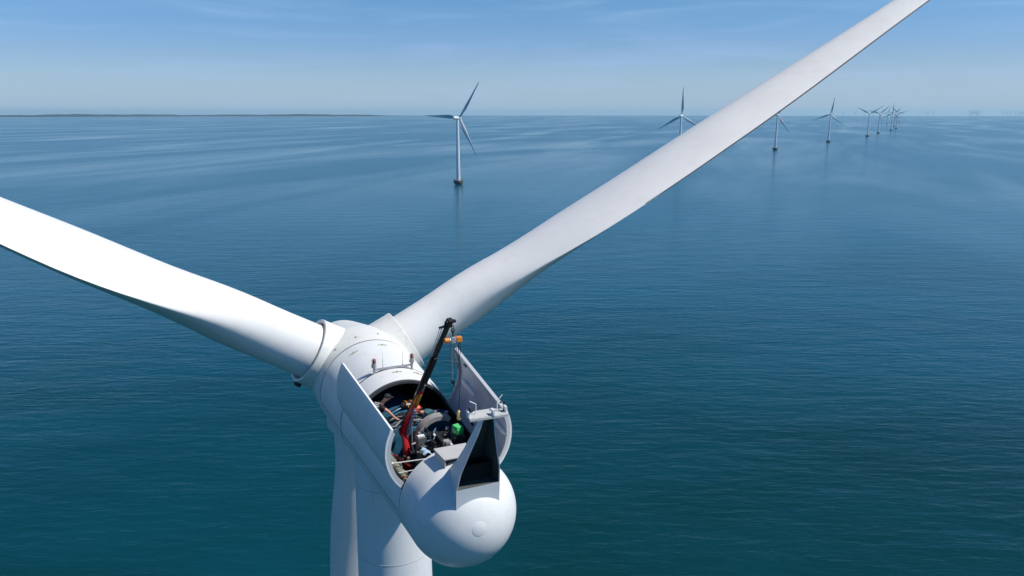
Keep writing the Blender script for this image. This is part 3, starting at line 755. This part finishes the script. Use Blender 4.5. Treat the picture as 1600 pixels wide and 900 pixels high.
def chain(mb, a, b, r=.028, w=.009):
    a, b = Vector(a), Vector(b); n = max(2, int((b - a).length / (r * 2.6))); u = (b - a).normalized()
    x = u.cross(Vector((1, 0, 0))).normalized(); y = u.cross(x)
    for i in range(n):
        c = a.lerp(b, (i + .5) / n); q = x if i % 2 else y
        mb.tube([c + r * (1.35 * cos(2 * pi * k / 8) * u + .8 * sin(2 * pi * k / 8) * q) for k in range(9)], w, 5, caps=False)
def make_hoist():
    C = HG + DOWN * .42
    t, X = thing("chain_hoist", C + DOWN * .15, "orange and grey electric chain hoist hanging from the crane tip by a ring and chain", "hoist")
    yx = Vector((0, 1, 0))
    m = MB(); m.tube([C - yx * .115, C + yx * .08], .068, 20); m.box(C + yx * .0, (.14, .12, .17)); m.build("motor_body", mat("hoist_grey", (.42, .44, .46), .4, metal=.3), t, X, bevel=.01)
    e = MB(); e.tube([C - yx * .245, C - yx * .115], .076, 20); e.build("end_cover", ORANGE, t, X, bevel=.01)
    e = MB(); e.box(C + yx * .165, (.15, .165, .15)); e.build("end_cover", ORANGE, t, X, bevel=.018)
    h = MB(); h.tube([C - DOWN * .07, C - DOWN * .16], .02, 8); chain(h, C - DOWN * .14, HG, .04, .014); h.tube([C - DOWN * .27 + .05 * (cos(2 * pi * k / 12) * DOWN + sin(2 * pi * k / 12) * yx) for k in range(13)], .014, 6, caps=False); h.build("suspension_chain", BLACK, t, X)
    b = MB();           # thin open-mesh chain bag
    c0 = C + DOWN * .12
    for k in range(10):
        a = 2 * pi * k / 10; o = Vector((.10 * cos(a), .10 * sin(a), 0)); b.tube([c0 + o, c0 + o * 1.05 + DOWN * .45, c0 + o * .5 + DOWN * .62], .0035, 4)
    for j in range(5): b.tube([c0 + DOWN * (.03 + .11 * j) + Vector((.10 * cos(2 * pi * k / 12), .10 * sin(2 * pi * k / 12), 0)) for k in range(13)], .0035, 4, caps=False)
    b.build("chain_bag", mat("bag_mesh", (.14, .17, .17), .7), t, X)
    l = MB(); chain(l, C + DOWN * .08 - yx * .03, C + DOWN * 1.15 - yx * .03, .016, .0045); l.build("load_chain", STEEL, t, X)
    hk = MB(); P = C + DOWN * 1.15 - yx * .03; hk.box(P + DOWN * .05, (.07, .07, .10)); hk.tube([P + DOWN * .10 + Vector((0, .05 * sin(a_), 0)) + DOWN * (.06 - .05 * cos(a_)) for a_ in [i * .5 for i in range(10)]], .014, 8); hk.build("hook", BLACK, t, X)
    cb = MB(); p0 = C + DOWN * .08 + yx * .16; p1 = C + DOWN * 2.05 + yx * .13
    cb.tube([p0, p0.lerp(p1, .3) - yx * .02, p0.lerp(p1, .6) + yx * .05, p1], .011, 8); cb.tube([p0 + yx * .04, p0 + yx * .05 + DOWN * .25, p0 + yx * .01 + DOWN * .5, p0 + DOWN * .9 + yx * .04], .009, 8)
    cb.build("control_cable", BLACK, t, X)
    pd = MB(); pd.tube([p1, p1 + DOWN * .06, p1 + DOWN * .26, p1 + DOWN * .30], [.02, .05, .055, .03], 12); pd.build("control_pendant", YELP, t, X)
    pb = MB(); pb.tube([p1 + DOWN * .05 + Vector((.045, .02, 0)), p1 + DOWN * .22 + Vector((.05, .02, 0))], .016, 8); pb.build("push_button", BLACK, t, X)
make_hoist()

def make_green_case():
    c = Vector((8.03, .87, 1.0)); t, X = thing("tool_case", c - Vector((0, 0, .13)), "small bright green plastic case lying beside the black generator", "case")
    m = MB(); m.box(c, (.30, .24, .20), Matrix.Rotation(.25, 3, 'Z')); b = m.build("case_body", GREEN, t, X, bevel=.03)
    l = MB(); l.box(c + Vector((0, 0, .125)), (.27, .21, .05), Matrix.Rotation(.25, 3, 'Z')); l.build("case_lid", mat("green_lid", (.10, .62, .20), .4), t, X, bevel=.02)
    h = MB(); h.box(c + Vector((.10, -.11, .0)), (.05, .03, .05)); h.box(c + Vector((.02, -.13, .03)), (.04, .03, .04)); h.build("latch", WHITE, t, X)
make_green_case()

def make_bag():
    c = Vector((5.35, .22, .80)); t, X = thing("tool_bag", c - Vector((0, 0, .12)), "dark tool bag with orange and white straps under the roof edge of the nacelle", "bag")
    m = MB(); m.sphere(c, .2, 16, sc=(.8, 1.35, .6)); b = m.build("bag_body", CLOTHB, t, X)
    s_ = MB()
    for dy, mm in ((-.08, ORANGE), (.1, ORANGE)):
        s_ = MB(); s_.tube([c + Vector((.17 * sin(a), dy + .03 * a, .125 * cos(a))) for a in [i * .35 - .9 for i in range(9)]], .022, 6); s_.build("strap", mm, t, X)
    w_ = MB(); w_.box(c + Vector((.13, -.02, .07)), (.05, .16, .05)); w_.build("flap", PRINT, t, X, bevel=.01)
make_bag()

def skin_body(name, joints, edges, m, parent, X, sub=2):
    """one continuous figure grown over a skeleton: joints = {name: (point, radius)}"""
    me = bpy.data.meshes.new(name); names = list(joints)
    me.from_pydata([tuple(X(Vector(joints[n][0]))) for n in names], [(names.index(a), names.index(b)) for a, b in edges], [])
    o = bpy.data.objects.new(name, me); scene.collection.objects.link(o); o.parent = parent; me.materials.append(m)
    md = o.modifiers.new("skin", 'SKIN'); md.use_smooth_shade = True
    for i, n in enumerate(names):
        sv = me.skin_vertices[0].data[i]; r = joints[n][1]; sv.radius = r if isinstance(r, tuple) else (r, r); sv.use_root = (n == names[0])
    sb = o.modifiers.new("smooth", 'SUBSURF'); sb.levels = sub; sb.render_levels = sub
    return o
def hand(J, E, wrist, pre, d, side, up):
    """palm, four bent fingers, thumb"""
    w_ = Vector(J[wrist][0]); d = Vector(d).normalized(); side = Vector(side); side = (side - d * side.dot(d)).normalized(); dn = d.cross(side)
    J[pre + 'palm'] = (w_ + d * .07, (.034, .018)); E.append((wrist, pre + 'palm'))
    for i, (off, ln) in enumerate(((-.03, .065), (-.01, .075), (.01, .072), (.03, .055))):
        a, b, c = pre + 'f%da' % i, pre + 'f%db' % i, pre + 'f%dc' % i
        J[a] = (w_ + d * .10 + side * off, .0095); J[b] = (w_ + d * (.10 + ln * .5) + side * off * 1.15 - dn * .012, .0088); J[c] = (w_ + d * (.10 + ln * .85) + side * off * 1.2 - dn * .035, .007)
        E += [(pre + 'palm', a), (a, b), (b, c)]
    J[pre + 't1'] = (w_ + d * .05 - side * .045, .012); J[pre + 't2'] = (w_ + d * .095 - side * .06 - dn * .012, .009); E += [(pre + 'palm', pre + 't1'), (pre + 't1', pre + 't2')]

def make_person_black():
    base = (5.75, -.78, .05)
    t, X = thing("person", base, "crouching person in black cap and shirt with white print, bare arm on the blue gearbox", "person")
    V = Vector
    hip = V((5.60, -.98, .62)); chest = V((5.60, -.80, 1.02)); neck = V((5.64, -.64, 1.20)); head = V((5.70, -.56, 1.30))
    J = {'pelvis': (hip, (.15, .12)), 'belly': (hip.lerp(chest, .5), (.145, .11)), 'chest': (chest, (.17, .125)), 'neck': (neck, .055), 'head': (head, (.085, .10)), 'crown': (head + V((.02, .03, .08)), (.075, .08)),
         'ls': (chest + V((-.15, .02, .06)), .062), 'le': (V((5.52, -.52, .80)), .045), 'lw': (V((5.78, -.38, .68)), .030),
         'rs': (chest + V((.16, .03, .05)), .064), 're': (V((5.90, -.60, .96)), .046), 'rw': (V((6.02, -.42, .76)), .031),
         'lk': (V((5.50, -.62, .40)), .07), 'la': (V((5.55, -.85, .12)), .05), 'lt': (V((5.62, -.66, .09)), .04),
         'rk': (V((5.95, -.80, .42)), .07), 'ra': (V((5.88, -1.0, .12)), .05), 'rt': (V((5.98, -.84, .09)), .04)}
    E = [('pelvis', 'belly'), ('belly', 'chest'), ('chest', 'neck'), ('neck', 'head'), ('head', 'crown'), ('chest', 'ls'), ('ls', 'le'), ('le', 'lw'), ('chest', 'rs'), ('rs', 're'), ('re', 'rw'),
         ('pelvis', 'lk'), ('lk', 'la'), ('la', 'lt'), ('pelvis', 'rk'), ('rk', 'ra'), ('ra', 'rt')]
    hand(J, E, 'lw', 'L', (.2, .6, -.5), (1, 0, 0), 0); hand(J, E, 'rw', 'R', (.35, .6, -.45), (1, -.3, 0), 0)
    skin_body("body", J, E, SKIN, t, X)
    S = {k: (J[k][0], tuple(x + .02 for x in (J[k][1] if isinstance(J[k][1], tuple) else (J[k][1],) * 2))) for k in ('pelvis', 'belly', 'chest', 'ls', 'rs')}
    S['lm'] = (J['ls'][0].lerp(J['le'][0], .65), .066); S['rm'] = (J['rs'][0].lerp(J['re'][0], .65), .068); S['nk'] = (chest.lerp(neck, .55), .085)
    skin_body("shirt", S, [('pelvis', 'belly'), ('belly', 'chest'), ('chest', 'ls'), ('ls', 'lm'), ('chest', 'rs'), ('rs', 'rm'), ('chest', 'nk')], CLOTHB, t, X)
    Tt = {k: (J[k][0], (J[k][1] if not isinstance(J[k][1], tuple) else .14) + .015) for k in ('pelvis', 'lk', 'la', 'rk', 'ra')}
    skin_body("trousers", Tt, [('pelvis', 'lk'), ('lk', 'la'), ('pelvis', 'rk'), ('rk', 'ra')], mat("grey_cloth", (.10, .11, .12), .9), t, X)
    c = MB(); cc = head + V((.0, .01, .075)); c.sphere(cc, .105, 16, sc=(1, 1, .72)); c.box(cc + V((.05, .11, -.03)), (.14, .09, .015), Matrix.Rotation(.3, 3, 'Z')); c.build("cap", CLOTHB, t, X)
    fc = MB(); f = head + V((.03, .085, .0)); fc.sphere(f + V((.0, .01, -.01)), .016, 8); fc.sphere(f + V((-.03, .0, .02)), .009, 8); fc.sphere(f + V((.03, .0, .02)), .009, 8); fc.build("face", SKIN, t, X)
    # white print on the upper back: three short bars, following the back
    p = MB(); n_ = V((.45, -.55, .7)).normalized(); c0 = chest + n_ * .165
    ax1 = V((.8, .5, .1)); ax1 = (ax1 - n_ * ax1.dot(n_)).normalized(); ax2 = n_.cross(ax1)
    for k, ln in ((-1, .2), (0, .16), (1, .2)): p.bar(c0 + ax2 * .055 * k - ax1 * ln / 2, c0 + ax2 * .055 * k + ax1 * ln / 2, .028, .012, up=n_)
    p.build("back_print", PRINT, t, X)
make_person_black()

def make_person_helmet():
    V = Vector; base = (6.3, 1.0, .35)
    t, X = thing("person", base, "person in orange helmet and blue work clothes leaning over the machinery behind the crane boom", "person")
    head = V((6.02, .31, .87)); neck = V((6.06, .43, .80)); chest = V((6.15, .62, .76)); hip = V((6.25, .98, .70))
    J = {'pelvis': (hip, (.14, .12)), 'belly': (hip.lerp(chest, .5), (.14, .11)), 'chest': (chest, (.165, .12)), 'neck': (neck, .055), 'head': (head, (.085, .095)), 'crown': (head + V((-.01, -.04, .06)), .08),
         'ls': (chest + V((-.17, -.02, .0)), .06), 'le': (V((5.98, .36, .66)), .046), 'lw': (V((6.15, .22, .58)), .03),
         'rs': (chest + V((.17, .02, .03)), .062), 're': (V((6.42, .80, .92)), .048), 'rw': (V((6.38, 1.06, .86)), .034),
         'lk': (V((6.0, 1.22, .40)), .07), 'la': (V((6.1, 1.25, .05)), .05), 'lt': (V((6.22, 1.16, .02)), .04), 'rk': (V((6.45, 1.22, .38)), .07), 'ra': (V((6.5, 1.22, .05)), .05), 'rt': (V((6.62, 1.14, .02)), .04)}
    E = [('pelvis', 'belly'), ('belly', 'chest'), ('chest', 'neck'), ('neck', 'head'), ('head', 'crown'), ('chest', 'ls'), ('ls', 'le'), ('le', 'lw'), ('chest', 'rs'), ('rs', 're'), ('re', 'rw'),
         ('pelvis', 'lk'), ('lk', 'la'), ('la', 'lt'), ('pelvis', 'rk'), ('rk', 'ra'), ('ra', 'rt')]
    hand(J, E, 'lw', 'L', (.5, -.5, -.4), (1, .5, 0), 0); hand(J, E, 'rw', 'R', (.1, .7, -.5), (1, 0, 0), 0)
    skin_body("body", J, E, SKIN, t, X)
    S = {k: (J[k][0], tuple(x + .035 for x in (J[k][1] if isinstance(J[k][1], tuple) else (J[k][1],) * 2))) for k in ('pelvis', 'belly', 'chest', 'ls', 'rs', 'le', 're')}; S['lw'] = (J['le'][0].lerp(J['lw'][0], .85), (.05, .05)); S['nk'] = (chest.lerp(neck, .8), (.09, .08))
    skin_body("jacket", S, [('pelvis', 'belly'), ('belly', 'chest'), ('chest', 'ls'), ('ls', 'le'), ('chest', 'rs'), ('rs', 're'), ('le', 'lw'), ('chest', 'nk')], CLOTHT, t, X)
    sl = MB(); sl.tube([J['re'][0], J['re'][0].lerp(J['rw'][0], .9)], [.072, .055], 14); sl.build("sleeve", CLOTHN, t, X)
    Tt = {k: (J[k][0], (J[k][1] if not isinstance(J[k][1], tuple) else .13) + .015) for k in ('pelvis', 'lk', 'la', 'rk', 'ra')}
    skin_body("trousers", Tt, [('pelvis', 'lk'), ('lk', 'la'), ('pelvis', 'rk'), ('rk', 'ra')], CLOTHN, t, X)
    h = MB(); hc = head + V((0, -.02, .05)); rows = []
    up = V((-.1, -.25, 1)).normalized(); x_ = up.cross(V((1, 0, 0))).normalized(); y_ = up.cross(x_)
    for (a, rr_) in ((-.02, .152), (0, .150), (.0, .132), (.05, .126), (.09, .105), (.12, .07), (.135, .001)):
        rows.append([hc + up * a + rr_ * (cos(2 * pi * k / 24) * x_ * 1.1 + sin(2 * pi * k / 24) * y_) for k in range(24)])
    h.grid(rows, True); h.build("helmet", HELM, t, X)
    g = MB(); g.tube([hc + V((.11 * cos(a), .02 + .15 * sin(a), .02)) for a in [-.2 + i * .25 for i in range(9)]], .035, 8); g.build("ear_defenders", BLACK, t, X)
    f_ = MB(); f_.sphere(head + V((.05, -.07, -.02)), .018, 8); f_.build("face", SKIN, t, X)
    gl = MB(); gl.sphere(V((6.37, 1.13, .82)), .07, 12, sc=(.8, 1.2, .6)); gl.build("glove_cuff", LBLUE, t, X)
make_person_helmet()

# ------------------------------------------------------------------ the other turbines of the row
def far_parts():
    P = {}
    m = MB(); m.lathe([(3.5, 2.05), (20, 1.85), (40, 1.5), (63.6, 1.2)], 'z', n=24); m.lathe([(63.6, 1.2), (63.6, .1)], 'z', n=24); P['tower'] = (m, FARW)
    f = MB(); f.lathe([(-3, 3.2), (.4, 3.2), (1.4, 4.9), (3.6, 5.1), (3.9, 4.9), (3.9, 1.0)], 'z', n=28)
    for k in range(20):
        a = 2 * pi * k / 20; f.tube([(4.8 * cos(a), 4.8 * sin(a), 3.9), (4.8 * cos(a), 4.8 * sin(a), 5.0)], .05, 4)
    for z in (4.45, 5.0): f.tube([(4.8 * cos(2 * pi * k / 20), 4.8 * sin(2 * pi * k / 20), z) for k in range(21)], .05, 4, caps=False)
    P['foundation'] = (f, CONC)
    n = MB(); n.lathe([(1.8, .5), (1.8, 1.84), (4.4, 1.75), (7, 1.6), (10.5, 1.46), (11.2, 1.25), (11.7, .8), (11.96, .01)], n=24, c=(-4, 0, 65))
    n.hexa([(6.7, -.4, 66), (6.7, .4, 66), (7.6, .55, 66), (7.6, -.55, 66), (8.0, -.15, 68.3), (8.0, .15, 68.3), (8.2, .15, 68.3), (8.2, -.15, 68.3)]); P['nacelle'] = (n, FARW)
    h = MB(); h.lathe([(1.7, 1.8), (1.0, 1.88), (0, 1.84), (-1, 1.6), (-1.8, 1.1), (-2.25, .3), (-2.29, .001)], n=24, c=(-4, 0, 65)); P['hub_cover'] = (h, FARW)
    return P
FP = far_parts(); FMESH = {}
for k, (m, mt) in FP.items():
    o = m.build(k, mt); FMESH[k] = o.data; bpy.data.objects.remove(o)
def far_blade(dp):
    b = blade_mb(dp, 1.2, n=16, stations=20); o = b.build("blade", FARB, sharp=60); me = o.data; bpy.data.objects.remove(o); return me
FB = far_blade(-72)      # running pitch
GROUP = "wind turbines of the row across the sea"
def far_turbine(x, y, psi, theta, label, sc=1.05):
    z = -(x * x + y * y) / 2 / EARTH
    t = tag(empty("wind_turbine", (x, y, z), radians(-90 + psi)), label, "wind turbine", GROUP)
    t.scale = (sc, sc, sc)
    for k in ('tower', 'foundation', 'nacelle', 'hub_cover'):
        o = bpy.data.objects.new(k, FMESH[k]); scene.collection.objects.link(o); o.parent = t
    for j in range(3):
        o = bpy.data.objects.new("blade", FB); scene.collection.objects.link(o); o.parent = t; o.location = (-4, 0, 65); o.rotation_euler = (-radians(theta + 120 * j), 0, 0)
ROW = [(-56.3, 812.7, -27, 33, "second largest turbine, whole in view, standing alone left of the near upper blade"),
       (257.6, 1197.8, -24, 0, "white turbine with one blade straight up, its base hidden behind the near turbine's upper blade"),
       (523.9, 1552.4, -26, 25, "white turbine whose hub peeps out just under the dark edge of the near upper blade"),
       (787.6, 1945.8, -20, 9, "white turbine standing clear between the near upper blade and the far crowded cluster"),
       (1090.4, 2401.7, -30, 57, "white turbine with two blades raised in a V, nearest of the far cluster"),
       (1290.7, 2761.0, -28, 45, "white turbine just right of the V-bladed one, one blade pointing up to the right"),
       (1542.8, 3191.4, -26, 2, "far turbine with one blade straight up, tallest-looking of the crowded end of the row"),
       (1724.4, 3521.3, -28, 77, "far turbine rightmost of the crowded row end with a blade pointing right"),
       (2006.3, 4122.4, -28, 40, "small hazy turbine squeezed between the two right-hand towers of the crowded row end"),
       (2401.6, 5031.9, -28, 20, "small hazy turbine farthest along the row, left of the upright-bladed one"),
       (3079.9, 6260.6, -28, 100, "faintest turbine at the very end of the row, slightly right of the crowded towers")]
for r in ROW: far_turbine(*r)

# the hazy second farm on the horizon: each a turbine of its own, one small mesh
def hazy_mesh(theta):
    m = MB(); m.lathe([(-2, 2.4), (30, 2.1), (63.6, 1.4)], 'z', n=8); m.box((3, 0, 65), (10, 3.2, 3.4))
    for j in range(3):
        b = blade_mb(-72, 1.2, n=8, stations=8); a = radians(theta + 120 * j)
        m.add([Vector((p.x - 4, p.y * cos(a) + p.z * sin(a), 65 - p.y * sin(a) + p.z * cos(a))) for p in b.v], b.f)
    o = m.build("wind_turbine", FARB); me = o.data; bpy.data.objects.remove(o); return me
HM = [hazy_mesh(t) for t in (0, 25, 50, 80)]
random.seed(5)
for i, (px, D) in enumerate([(1276, 12), (1292, 13), (1310, 12.5), (1324, 13), (1337, 12), (1417, 12), (1426, 13), (1481, 9.5), (1485, 10), (1490, 9.2), (1494, 10.5), (1530, 13), (1536, 12.5), (1541, 13), (1548, 12), (1554, 12.5), (1558, 12), (1563, 12), (1571, 11.5), (1579, 13), (1587, 12.5), (1594, 12)]):
    az = math.atan((px - 800) / 1200 / cos(radians(12.94)) * 1.0); d = D * 1120; x, y = d * sin(az), d * cos(az)
    o = bpy.data.objects.new("wind_turbine", HM[i % 4]); scene.collection.objects.link(o)
    o.location = (x, y, -d * d / 2 / EARTH); o.rotation_euler = (0, 0, radians(-118 + random.uniform(-8, 8))); o.scale = (1.15,) * 3
    if 1475 < px < 1500: tag(o, "faint wind turbine in the small tight group of four standing apart on the right horizon", "wind turbine", "tight group of hazy turbines on the horizon")
    elif px < 1450: tag(o, "faint hazy wind turbine on the horizon behind the end of the turbine row", "wind turbine", "hazy turbines on the horizon behind the row")
    else: tag(o, "faint hazy wind turbine in the farm at the far right of the horizon", "wind turbine", "hazy turbines at the right end of the horizon")

def make_boat():
    x, y = 618, 2790; z = -(x * x + y * y) / 2 / EARTH
    t = tag(empty("work_boat", (x, y, z), .4), "small dark boat beside the tower of the turbine with one blade straight up", "boat")
    m = MB(); st = [(-8, 2.2, 1.6), (-7, 2.6, 1.6), (0, 2.8, 1.6), (5, 2.3, 1.9), (8.5, .1, 2.6)]
    m.grid([[Vector((s, -w, h)), Vector((s, -w * .75, -.5)), Vector((s, w * .75, -.5)), Vector((s, w, h))] for s, w, h in st], sm=False)
    m.grid([[Vector((s, -w, h - .2)), Vector((s, w, h - .2))] for s, w, h in st]); m.add([(-8, -2.2, 1.6), (-8, -1.65, -.5), (-8, 1.65, -.5), (-8, 2.2, 1.6)], [(0, 1, 2, 3)], 0, False)
    m.build("hull", HULL, t)
    c = MB(); c.box((-1, 0, 3.0), (6, 3.6, 3.2)); c.box((0, 0, 5.4), (3.2, 3.0, 1.8)); c.build("wheelhouse", mat("boat_olive", (.10, .10, .07), .6), t, bevel=.1)
    k = MB(); k.tube([(-1, 0, 6.2), (-1, 0, 10)], .12, 8); k.bar((-1, -1, 8.5), (-1, 1, 8.5), .12); k.build("mast", HULL, t)
make_boat()
